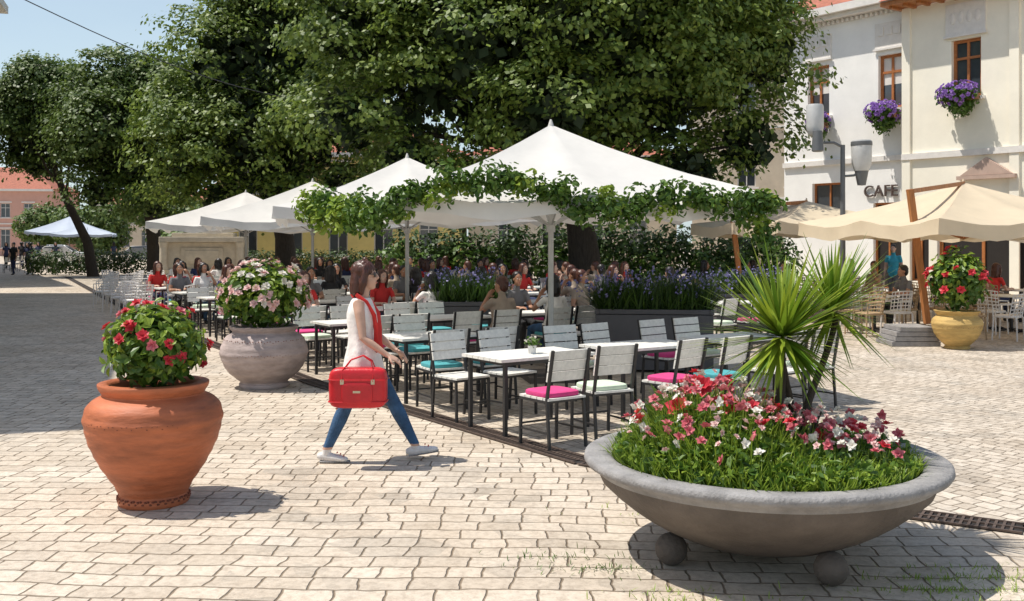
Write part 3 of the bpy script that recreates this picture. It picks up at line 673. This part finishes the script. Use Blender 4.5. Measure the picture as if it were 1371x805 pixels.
# ------------------------------------------------------------------ street lamp
lampgrey=M('lamp_grey',(.12,.125,.13),.45,.1,6); lampwhite=M('lamp_diffuser',(.5,.5,.49),.4,.08,6)
g=MB(); g.tube([(0,0,0),(0,0,.5),(0,0,.52),(0,0,4.0)],[.10,.10,.065,.05],n=16); 
g.tube([(0,0,3.95),(-.2,0,4.05),(-.5,0,4.05),(-.62,0,4.0)],[.03]*4); g.tube([(0,0,3.3),(.25,0,3.32),(.38,0,3.4)],[.028]*3)
g.lathe([(.001,4.92),(.17,4.90),(.19,4.85),(.19,4.40),(.17,4.28),(.10,4.2),(.001,4.18)],(-.62,0,0),n=24,m=1)
g.lathe([(.001,4.36),(.1,4.34),(.12,4.1),(.13,3.90),(.1,3.88),(.001,3.88)],(-.62,-.2,-.05),n=20,m=0)
g.lathe([(.001,4.12),(.21,4.10),(.225,4.05),(.215,3.6),(.16,3.42),(.001,3.4)],(.42,0,0),n=24,m=1)
g.lathe([(.23,4.07),(.234,4.0),(.23,3.98)],(.42,0,0),n=24,m=0); g.lathe([(.15,3.42),(.11,3.2),(.09,3.10),(.001,3.09)],(.42,0,0),n=24,m=0)
g.obj('street_lamp',[lampgrey,lampwhite],(7.38,22.5,0),0,smooth=40)
# ------------------------------------------------------------------ buildings
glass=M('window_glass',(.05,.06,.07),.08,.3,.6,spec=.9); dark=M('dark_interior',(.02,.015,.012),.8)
tile=M('roof_tile',(.36,.12,.07),.8,.3,5,bump=.6); wfr=M('window_wood',(.42,.15,.045),.5,.2,6); whfr=M('white_frame',(.6,.58,.55),.5,.08)
class Bld(MB):
    def wall(s,x0,x1,z0,z1,y,ops,rev=.22,m=0):
        xs=sorted({x0,x1,*[o[0] for o in ops],*[o[1] for o in ops]}); zs=sorted({z0,z1,*[o[2] for o in ops],*[o[3] for o in ops]})
        for a,b_ in zip(xs[:-1],xs[1:]):
            for c,d in zip(zs[:-1],zs[1:]):
                if any(o[0]<=a and o[1]>=b_ and o[2]<=c and o[3]>=d for o in ops): continue
                s.add([(a,y,c),(b_,y,c),(b_,y,d),(a,y,d)],[(0,1,2,3)],m)
        for (a,b_,c,d,*_) in ops:
            q=y+rev; s.add([(a,y,c),(b_,y,c),(b_,y,d),(a,y,d),(a,q,c),(b_,q,c),(b_,q,d),(a,q,d)],[(0,4,5,1),(1,5,6,2),(2,6,7,3),(3,7,4,0)],m)
    def win(s,o,y,fr,gl,t=.07,tr=.68,mull=True,blind=None):
        a,b_,c,d=o[:4]; s.add([(a,y,c),(b_,y,c),(b_,y,d),(a,y,d)],[(0,1,2,3)],gl)
        if blind is not None: s.add([(a+t,y-.006,c+(d-c)*.45),(b_-t,y-.006,c+(d-c)*.45),(b_-t,y-.006,d-t),(a+t,y-.006,d-t)],[(0,1,2,3)],blind)
        for x in(a+t/2,b_-t/2): s.box((x,y-.03,(c+d)/2),(t,.05,d-c-.004),fr)
        for z in(c+t/2,d-t/2): s.box(((a+b_)/2,y-.032,z),(b_-a-2*t,.05,t),fr)
        if mull: s.box(((a+b_)/2,y-.034,(c+d)/2),(t*.8,.05,d-c-2*t),fr)
        if tr: s.box(((a+b_)/2,y-.038,c+(d-c)*tr),(b_-a-2*t,.05,t*.8),fr)
def frame_mat(o,u): 
    u=Vector((u[0],u[1],0)).normalized(); y=Vector((-u.y,u.x,0)); return Matrix(((u.x,y.x,0,o[0]),(u.y,y.y,0,o[1]),(0,0,1,0),(0,0,0,1)))
white_w=M('white_stucco',(.89,.87,.83),.85,.06,.9,bump=.15,bscale=30); cream_w=M('cream_stucco',(.92,.86,.72),.85,.06,.8,bump=.15,bscale=30); trim=M('trim_stucco',(.76,.72,.67),.8,.08,4,bump=.1); pinkt=M('pink_stone',(.5,.36,.29),.8,.1,4)
FM=frame_mat((10.53,39.0),(.595,-.804))
g=Bld()
ops=[(1.1,2.05,6.5,8.4),(4.1,5.05,6.5,8.4),(1.3,2.7,2.5,4.0),(3.9,5.0,.15,3.2)]
g.wall(0,5.3,0,10.2,0,ops)
for o in ops[:2]:
    g.win(o,.2,3,4,t=.1,blind=2); g.box(((o[0]+o[1])/2,-.06,6.44),(1.25,.14,.1),2)
    cx=(o[0]+o[1])/2; g.box((cx,-.03,9.05),(1.15,.06,.95),2)
    for i in range(3): g.box((cx-.33+.33*i,-.075,9.22),(.22,.03,.3),2)
    g.box((cx,-.085,8.6),(1.25,.05,.07),2)
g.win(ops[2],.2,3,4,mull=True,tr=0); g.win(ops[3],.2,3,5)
g.box((2.65,-.2,10.05),(5.3,.42,.14),2); g.box((2.65,-.3,10.26),(5.3,.62,.26),2); g.box((2.65,-.05,4.75),(5.3,.12,.18),2)
g.add([(0,-.6,10.4),(5.3,-.6,10.4),(5.3,5,13.5),(0,5,13.5)],[(0,1,2,3)],6)
g.add([(0,0,0),(0,12,0),(0,12,10.3),(0,0,10.3)],[(0,1,2,3)],0)
for i in range(26): g.box((.1+.2*i,-.08,9.9),(.09,.14,.12),2)
g.tube([(5.15,-.1,0),(5.15,-.1,9.8)],[.05,.05],m=2)
cx0=5.3; Y=-.45
ops=[(7.1,8.1,6.5,8.4),(10.3,11.3,6.5,8.4),(13.5,14.5,6.5,8.4),(6.6,9.6,.02,3.2),(10.6,13.2,.02,3.2),(5.6,6.3,.5,3.0)]
g.wall(cx0,20,0,9.75,Y,ops,m=1)
g.add([(cx0,Y,0),(cx0,Y,9.75),(cx0,0,9.75),(cx0,0,0)],[(0,1,2,3)],1)
for o in ops[:3]:
    g.win(o,Y+.2,3,4,t=.1); cx=(o[0]+o[1])/2; g.box((cx,Y-.06,6.44),(1.3,.14,.1),2); g.box((cx,Y-.03,9.05),(1.35,.06,1.05),2)
    for i in range(4): g.ell((cx-.42+.28*i,Y-.07,9.1),(.1,.03,.2),2,12)
    g.box((cx,Y-.08,8.52),(1.45,.06,.08),2)
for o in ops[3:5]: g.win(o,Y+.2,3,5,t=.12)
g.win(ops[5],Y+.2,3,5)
for x in(5.5,9.2,12.4): g.box((x,Y-.04,4.875),(.3,.08,9.75),1)
g.box((12.6,Y-.05,4.7),(14.5,.13,.2),2)
g.box((12.5,Y-.35,9.86),(15,.9,.14),7); 
for i in range(30): g.box((5.3+.5*i,Y-.3,9.75),(.12,.7,.1),7)
g.add([(5.0,Y-.9,9.95),(20,Y-.9,9.95),(20,5,13.8),(5.0,5,13.8)],[(0,1,2,3)],6)
g.add([(5.0,Y-.9,9.95),(5.0,5,13.8),(5.0,5,9.95)],[(0,1,2)],1)
g.add([(7.5,Y-.2,3.95),(9.2,Y-.2,3.95),(8.35,Y-.2,4.5),(7.5,Y-.02,3.95),(9.2,Y-.02,3.95),(8.35,Y-.02,4.5)],[(0,1,2),(0,2,5,3),(2,1,4,5),(1,0,3,4)],8)
g.box((8.35,Y-.12,3.88),(1.9,.24,.12),8)
g.obj('corner_townhouse',[white_w,cream_w,trim,wfr,glass,dark,tile,wood,pinkt],mat=FM)
def onF(x,y,z): return FM@Vector((x,y,z))
tx=bpy.data.curves.new('cafe_sign','FONT'); tx.body='CAFE'; tx.size=.58; tx.extrude=.03
o=bpy.data.objects.new('cafe_sign',tx); COL.objects.link(o); o.matrix_world=FM@Matrix.Translation((3.55,-.06,3.42))@Matrix.Rotation(math.pi/2,4,'X'); tx.materials.append(M('sign_dark',(.09,.06,.05),.5,.1))
g=MB(); g.box((0,0,0),(.75,.06,.45)); g.box((0,-.035,0),(.6,.01,.08),1); g.box((0,-.04,.12),(.4,.01,.06),1); g.bar((0,0,.2),(0,.35,.2),.03,1); g.obj('blue_wall_sign',[M('sign_blue',(.03,.13,.5),.4,.1),shoe_w],mat=FM@Matrix.Translation((10.1,Y-.45,3.9)))
for (x,y,z,w) in((1.9,-.45,6.15,.9),(4.6,-.45,6.25,1.35),(7.6,-.85,6.5,1.5)):
    p=onF(x,y,z); b=LB(); g=MB(); g.box((0,0,-.05),(w*.8,.24,.2)); g.box((0,.22,-.1),(.06,.24,.03))
    ww=w/2; b.bush(np.array(p)+[0,0,0],(ww*.9,ww*.75,.42),900,.13,0,inner=.3); b.bush(np.array(p)+[0,-.05,-.3],(ww*.6,ww*.5,.35),400,.12,0,inner=.3)
    n=75; d=nrmz(RS.normal(size=(n,3))+[-.4,-.5,.3]); b.flowers(np.array(p)+[0,0,.06]+d*[ww*.95,ww*.8,.42],d,.09,1)
    o=b.obj('window_flower_box',[leafA,purple],p); c=g.obj('box',[M('boxmat',(.2,.09,.04))]); c.parent=o; c.rotation_euler=(0,0,math.atan2(-.804,.595))
def simple_building(name,o,u,L_,D,H,wm,floors,sp=2.6,w=1.1,h=1.7,z1=1.0,fh=3.6,roofh=3,fr=whfr,ground=True):
    g=Bld(); ops=[]
    nx=int((L_-.8)/sp); x0=(L_-(nx-1)*sp)/2
    for f in range(floors):
        for i in range(nx):
            cx=x0+i*sp; zz=z1+f*fh; ops.append((cx-w/2,cx+w/2,zz,zz+(h+.5 if f==0 and ground else h)))
    g.wall(0,L_,0,H,0,ops,rev=.18)
    for o2 in ops:
        g.win(o2,.16,2,3); g.box(((o2[0]+o2[1])/2,-.05,o2[2]-.06),(w+.3,.12,.1),1); g.box(((o2[0]+o2[1])/2,-.05,o2[3]+.14),(w+.4,.12,.14),1)
    for f in range(1,floors): g.box((L_/2,-.04,f*fh+.25),(L_,.1,.14),1)
    g.box((L_/2,-.15,H-.12),(L_+.3,.42,.26),1)
    g.add([(0,0,0),(0,D,0),(0,D,H),(0,0,H)],[(0,3,2,1)],0); g.add([(L_,0,0),(L_,D,0),(L_,D,H),(L_,0,H)],[(0,1,2,3)],0); g.add([(0,D,0),(L_,D,0),(L_,D,H),(0,D,H)],[(0,3,2,1)],0)
    e=.35; g.add([(-e,-e,H+.01),(L_+e,-e,H+.01),(L_+e,D+e,H+.01),(-e,D+e,H+.01),(D*.35,D/2,H+roofh),(L_-D*.35,D/2,H+roofh)],[(0,1,5,4),(1,2,5),(2,3,4,5),(3,0,4)],4)
    return g.obj(name,[wm,trim,fr,glass,tile],mat=frame_mat(o,u))
yel=M('yellow_stucco',(.72,.58,.22),.85,.08,1.5); pnk=M('pink_stucco',(.6,.34,.27),.85,.06,1.5); bei=M('beige_stucco',(.55,.47,.36),.85,.1,1.5); off=M('offwhite_stucco',(.62,.56,.46),.85,.08,1.5)
simple_building('yellow_house',(-17,58),(1,0),14,9,6.9,yel,2,roofh=1.6)
simple_building('stone_palace',(-2.6,60),(1,0),12.4,9,6.9,off,2,roofh=1.6)
simple_building('beige_townhouse',(10,56),(1,-.25),8.5,10,12.2,bei,3,w=1.0,z1=.9,fh=3.9,h=2.1)
simple_building('pink_house',(-76,118),(1,.15),21,12,8.0,pnk,2)
simple_building('offwhite_house',(-55,132),(1,0),14,12,6.6,off,2)
simple_building('yellow_house',(-39,120),(1,0),20,10,6.6,yel,2)
# houses on the left side of the street (they shade it)
simple_building('street_side_townhouse',(-9.5,10.2),(-.325,.946),27,12,10.2,cream_w,3)
simple_building('street_side_townhouse',(-24.2,41),(-.50,.866),45,12,12.5,bei,3)
# monument pedestal
stone=M('carved_stone',(.58,.51,.40),.85,.15,3,bump=.5)
g=MB()
for (w,z0,z1) in((4.2,0,.3),(3.6,.3,.6),(2.9,.6,.8),(2.6,.8,1.8),(3.0,1.8,2.0),(2.2,2.0,2.15)): g.box((0,0,(z0+z1)/2+.001),(w,w,z1-z0-.002))
for a in(-1,1):
    for b2 in(-1,1): g.lathe([(.18,.8),(.15,.95),(.14,1.6),(.18,1.8)],(a*1.35,b2*1.35,0),n=16)
g.box((0,-1.32,1.3),(1.5,.06,.6)); g.box((0,-1.36,1.3),(1.2,.04,.4))
g.obj('stone_monument',[stone],(-11.7,38.5,0),.2,bevel=.03)
# ------------------------------------------------------------------ trees
def tree(name,base,trunk,crown,nlob,lobr,nleaf,ls,mat,seed,low=-.55,extra=[],tr=.4,fill=5000):
    rs=np.random.RandomState(seed); c=np.array(crown[:3]); R=np.array(crown[3:6])
    lobes=[]
    for i in range(nlob):
        d=rs.normal(size=3); d/=np.linalg.norm(d)
        if d[2]<low: d[2]=-d[2]*.6
        f=.62+.24*rs.rand(); lr=lobr*(.65+.6*rs.rand()); lobes.append((c+d*R*f,lr))
    lobes+= [(np.array(e[:3]),e[3]) for e in extra]
    b=LB(); A=sum(l[1]**2 for l in lobes)
    K=56
    for (p,lr) in lobes:
        n=int(nleaf*lr*lr/A); nc=max(6,n//K)
        d=nrmz(rs.normal(size=(nc,3))); d[:,2]=np.where(d[:,2]<-.5,-d[:,2],d[:,2])
        cc=p+d*lr*(.55+.65*rs.rand(nc,1)**.5)*[1,1,.85]
        q=(cc-c)/R; keep=(np.linalg.norm(q,axis=1)>.42)&((cc[:,1]<c[1]+R[1]*.55)|(rs.rand(nc)<.4)); cc=cc[keep]; d=d[keep]
        if len(cc)==0: continue
        P=np.repeat(cc,K,0); D=np.repeat(d,K,0); sz=np.repeat(.65+.65*rs.rand(len(cc),1),K,0)
        off=rs.normal(size=P.shape)*[.34,.34,.14]*sz*(ls/.19)
        P=P+off; P[:,2]-=.5*(off[:,0]**2+off[:,1]**2)
        nn=D*.65+np.array([0,0,.5])+rs.normal(size=P.shape)*.42+off*.9
        b.add(P,nn,ls*(.55+.75*rs.rand(len(P))),0,.66)
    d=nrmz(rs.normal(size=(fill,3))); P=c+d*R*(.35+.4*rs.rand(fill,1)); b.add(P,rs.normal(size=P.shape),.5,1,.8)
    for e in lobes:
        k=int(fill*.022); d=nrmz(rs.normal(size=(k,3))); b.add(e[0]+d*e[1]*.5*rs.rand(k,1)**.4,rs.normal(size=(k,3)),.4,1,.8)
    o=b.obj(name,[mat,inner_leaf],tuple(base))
    g=MB(); bs=Vector(base); tp=[Vector(p)-bs for p in trunk]; k=len(tp)
    g.tube([tp[0]-Vector((0,0,.1))]+tp,[tr*1.7]+[tr*(1.25-.75*i/(k-1)) for i in range(k)],n=14)
    top=tp[-1]
    for i,(p,lr) in enumerate(lobes):
        if i%2 and i<nlob: continue
        q=Vector(p)-bs; st=tp[-2].lerp(top,rs.rand()); mid=st.lerp(q,.5)+Vector((0,0,-.3+.6*rs.rand()))
        g.tube([st,st.lerp(mid,.5)+Vector(rs.normal(size=3)*.15),mid,q],[tr*.38,tr*.28,tr*.2,tr*.06],n=7)
    t=g.obj('trunk',[bark],smooth=True); t.parent=o
    return o
tree('linden_tree',(2.2,29.5,0),[(2.2,29.5,0),(2.1,29.5,1.5),(1.9,29.5,3),(1.7,29.5,5.5)],(1.3,29,7.9,6.1,4.3,4.9),46,1.9,195000,.17,tree_leaf,11,extra=[(-2.8,27.4,3.9,1.4),(-.4,27,3.4,1.3),(2.4,27,3.4,1.4),(4.8,27.6,3.7,1.4),(6.6,28.3,4.6,1.5),(7.2,28.5,7,1.6),(-4.5,28,5.2,1.7),(-4.6,28,7.8,2.0),(-4.9,28.5,10.2,2),(6.6,28.5,9.4,1.8),(1,28,12.2,2.6),(-1,26.2,7,2.2),(3,26,8,2.2),(1,26,5.2,1.8),(0,30.5,3.2,1.3),(4.5,30.5,3.2,1.3),(4.3,27.8,5.5,1.8),(5.8,28.3,6.2,1.7),(2.8,27.2,5.6,1.6)],tr=.46,fill=7500)
tree('linden_tree',(-9.6,43,0),[(-9.6,43,0),(-9.7,43,2),(-10.2,43,4),(-10.6,43,7)],(-10.4,43,8.0,4.3,4.0,6.0),26,2.0,105000,.20,tree_leaf,5,extra=[(-7,41.5,4,1.6),(-9,41.5,3.6,1.6),(-12,41.5,3.6,1.5),(-13.8,42.5,4.4,1.6),(-7.6,41.5,7,2),(-6.4,41.5,10,2),(-9,41.5,12.5,2.2),(-5,42,5.0,2),(-4.5,42,9,2.2),(-13.8,42,7.5,1.5)],tr=.4)
tree('linden_tree',(-17.3,49,0),[(-17.3,49,0),(-17.4,49,2),(-17.7,49,4),(-17.9,49,6)],(-17.9,49,6.9,3.4,3.2,3.6),20,1.6,60000,.20,tree_leaf2,21,extra=[(-15.6,48,9.2,1.5),(-17,47.6,3.8,1.5),(-19.5,47.6,4.2,1.4)],tr=.33)
tree('maple_tree',(-21.6,52,0),[(-21.6,52,0),(-21.9,52,1.8),(-23.0,52,4.0),(-23.9,52,6.5)],(-23.9,52,8.0,3.0,2.8,2.7),16,1.3,42000,.20,tree_leaf2,31,low=-.3,tr=.24,fill=2500,extra=[(-25.6,52,6.2,1.0),(-24.6,52,5.6,.9),(-21.5,52,6.5,1.2)])
b=LB()
for (x,y,r) in((-43,104,4),(-49,108,3.5),(-31,92,4),(-25,88,4),(-22,80,4),(-18,76,4)):
    for k in range(6): b.bush((x+RS.normal()*1.5,y,3.0+RS.normal()*1.2),(r*.6,r*.6,r*.5),1300,.4,0,inner=.6,fine=False)
b.obj('distant_trees',[tree_leaf2])
b=LB()
for x in np.arange(-3.6,9.5,.7):
    hgt=1.15+.35*RS.rand()
    for k in range(3): b.bush((x+RS.normal()*.25,33.6+RS.normal()*.3,hgt*(.45+.45*k)),(.7,.6,.65),330,.17,k%2,fine=False,inner=.45)
b.obj('laurel_shrubs',[leafD,leafA])
b=LB()
for x in np.arange(-26,-6,.55): b.bush((x,54.5+RS.normal()*.2,.7),(.6,.5,.75),300,.16,0,fine=False,inner=.5)
b.obj('hedge',[leafD])
# ------------------------------------------------------------------ parked cars
def car(loc,rz,pm):
    g=MB(); prof=[(-2.0,.35),(-2.02,.75),(-1.9,.95),(-1.5,1.0),(-1.05,1.42),(.35,1.46),(1.0,1.02),(1.75,.9),(2.0,.7),(2.02,.35)]
    n=len(prof)
    L1=[];
    for s in(-1,1):
        for (x,z) in prof:
            w=.84 if z<1.05 else .66
            L1.append((x,s*w,z))
    g.add(L1,[tuple(range(n-1,-1,-1)),tuple(range(n,2*n))]+[(i,i+1,n+i+1,n+i) for i in range(n-1)]+[(n-1,0,n,2*n-1)],0)
    for s in(-1,1):
        g.add([(-1.35,s*.80,1.04),(.85,s*.80,1.04),(.3,s*.685,1.40),(-1.0,s*.685,1.38)],[(0,1,2,3)],1)
        for x in(-1.25,1.25):
            g.tube([(x,s*.66,.32),(x,s*.87,.32)],[.32,.32],n=20,m=2); g.tube([(x,s*.86,.32),(x,s*.88,.32)],[.19,.19],n=12,m=3)
        g.box((2.0,s*.6,.72),(.06,.3,.14),3); g.box((-2.0,s*.62,.8),(.06,.24,.16),4); g.box((.75,s*.92,1.05),(.12,.16,.12),0)
    g.add([(.97,-.6,1.06),(.97,.6,1.06),(.40,.56,1.44),(.40,-.56,1.44)],[(0,1,2,3)],1); g.add([(-1.48,-.6,1.06),(-1.48,.6,1.06),(-1.1,.56,1.40),(-1.1,-.56,1.40)],[(3,2,1,0)],1)
    g.box((2.03,0,.5),(.03,1.2,.16),2)
    g.obj('parked_car',[pm,glass,M('tyre',(.02,.02,.02),.9),gold,red],loc,rz,smooth=30,bevel=.03)
cw=M('white_car_paint',(.75,.75,.74),.3,.02); cg=M('silver_car_paint',(.35,.36,.38),.3,.02,metal=.5); cb=M('dark_car_paint',(.04,.05,.08),.3,.02)
for (x,y,rz,pm) in((-37.5,81,-1.2,cw),(-44,97,-1.2,cg),(-41,91,-1.3,cw),(-29,80,.2,cg),(-25,78,.1,cb),(-33.5,75,.2,cw)): car((x,y,0),rz,pm)
g=MB(); A=Vector((-10.2,17.5,6.9)); B=Vector((-7.0,37,6.9)); g.tube([A.lerp(B,i/20)-Vector((0,0,.5*math.sin(math.pi*i/20))) for i in range(21)],[.012]*21,n=5)
g.obj('overhead_cable',[black])
# ------------------------------------------------------------------ light
Ldir=Vector((.48,.0,-1)).normalized()
sd=bpy.data.lights.new('sun','SUN'); sd.energy=5; sd.angle=math.radians(.5); sd.color=(1,.95,.87)
so=bpy.data.objects.new('sun',sd); COL.objects.link(so); so.rotation_euler=Ldir.to_track_quat('-Z','Y').to_euler(); so.location=(-10,-5,25)
w=bpy.data.worlds.new('World'); scene.world=w; w.use_nodes=True; nt=w.node_tree; N=nt.nodes; L=nt.links
sky=N.new('ShaderNodeTexSky'); sky.sky_type='NISHITA'; sky.sun_disc=False
sky.sun_elevation=math.asin(-Ldir.z); sky.sun_rotation=math.atan2(-Ldir.x,-Ldir.y); sky.dust_density=1.2; sky.air_density=1.0; sky.ozone_density=1.0
# bright pale colour added to lift sky and fill light, stronger toward the horizon
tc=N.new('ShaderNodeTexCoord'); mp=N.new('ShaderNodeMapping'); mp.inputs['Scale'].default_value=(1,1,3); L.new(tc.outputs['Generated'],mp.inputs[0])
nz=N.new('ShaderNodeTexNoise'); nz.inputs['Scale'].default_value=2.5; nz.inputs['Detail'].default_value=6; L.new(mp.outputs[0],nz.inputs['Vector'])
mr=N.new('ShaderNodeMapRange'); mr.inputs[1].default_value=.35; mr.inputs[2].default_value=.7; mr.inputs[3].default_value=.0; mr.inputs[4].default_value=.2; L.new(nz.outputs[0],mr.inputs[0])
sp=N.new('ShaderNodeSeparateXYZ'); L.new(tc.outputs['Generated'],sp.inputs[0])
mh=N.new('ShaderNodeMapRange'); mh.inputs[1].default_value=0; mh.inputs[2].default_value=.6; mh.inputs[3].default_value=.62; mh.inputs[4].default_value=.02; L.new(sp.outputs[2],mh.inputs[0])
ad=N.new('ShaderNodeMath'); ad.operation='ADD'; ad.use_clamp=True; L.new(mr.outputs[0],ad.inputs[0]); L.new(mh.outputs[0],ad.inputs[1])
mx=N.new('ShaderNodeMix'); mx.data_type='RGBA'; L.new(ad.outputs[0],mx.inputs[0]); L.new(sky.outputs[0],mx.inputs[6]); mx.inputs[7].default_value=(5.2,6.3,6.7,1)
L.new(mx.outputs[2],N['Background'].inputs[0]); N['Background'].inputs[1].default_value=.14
scene.view_settings.view_transform='Standard'; scene.view_settings.look='None'; scene.view_settings.exposure=0
cd=bpy.data.cameras.new('camera'); cd.lens=35.45; cd.sensor_width=36; cd.shift_y=-80.5/1371; cd.clip_end=2000; cd.clip_start=.05
co=bpy.data.objects.new('camera',cd); COL.objects.link(co); co.location=(0,0,1.87); co.rotation_euler=(math.pi/2,0,0); scene.camera=co
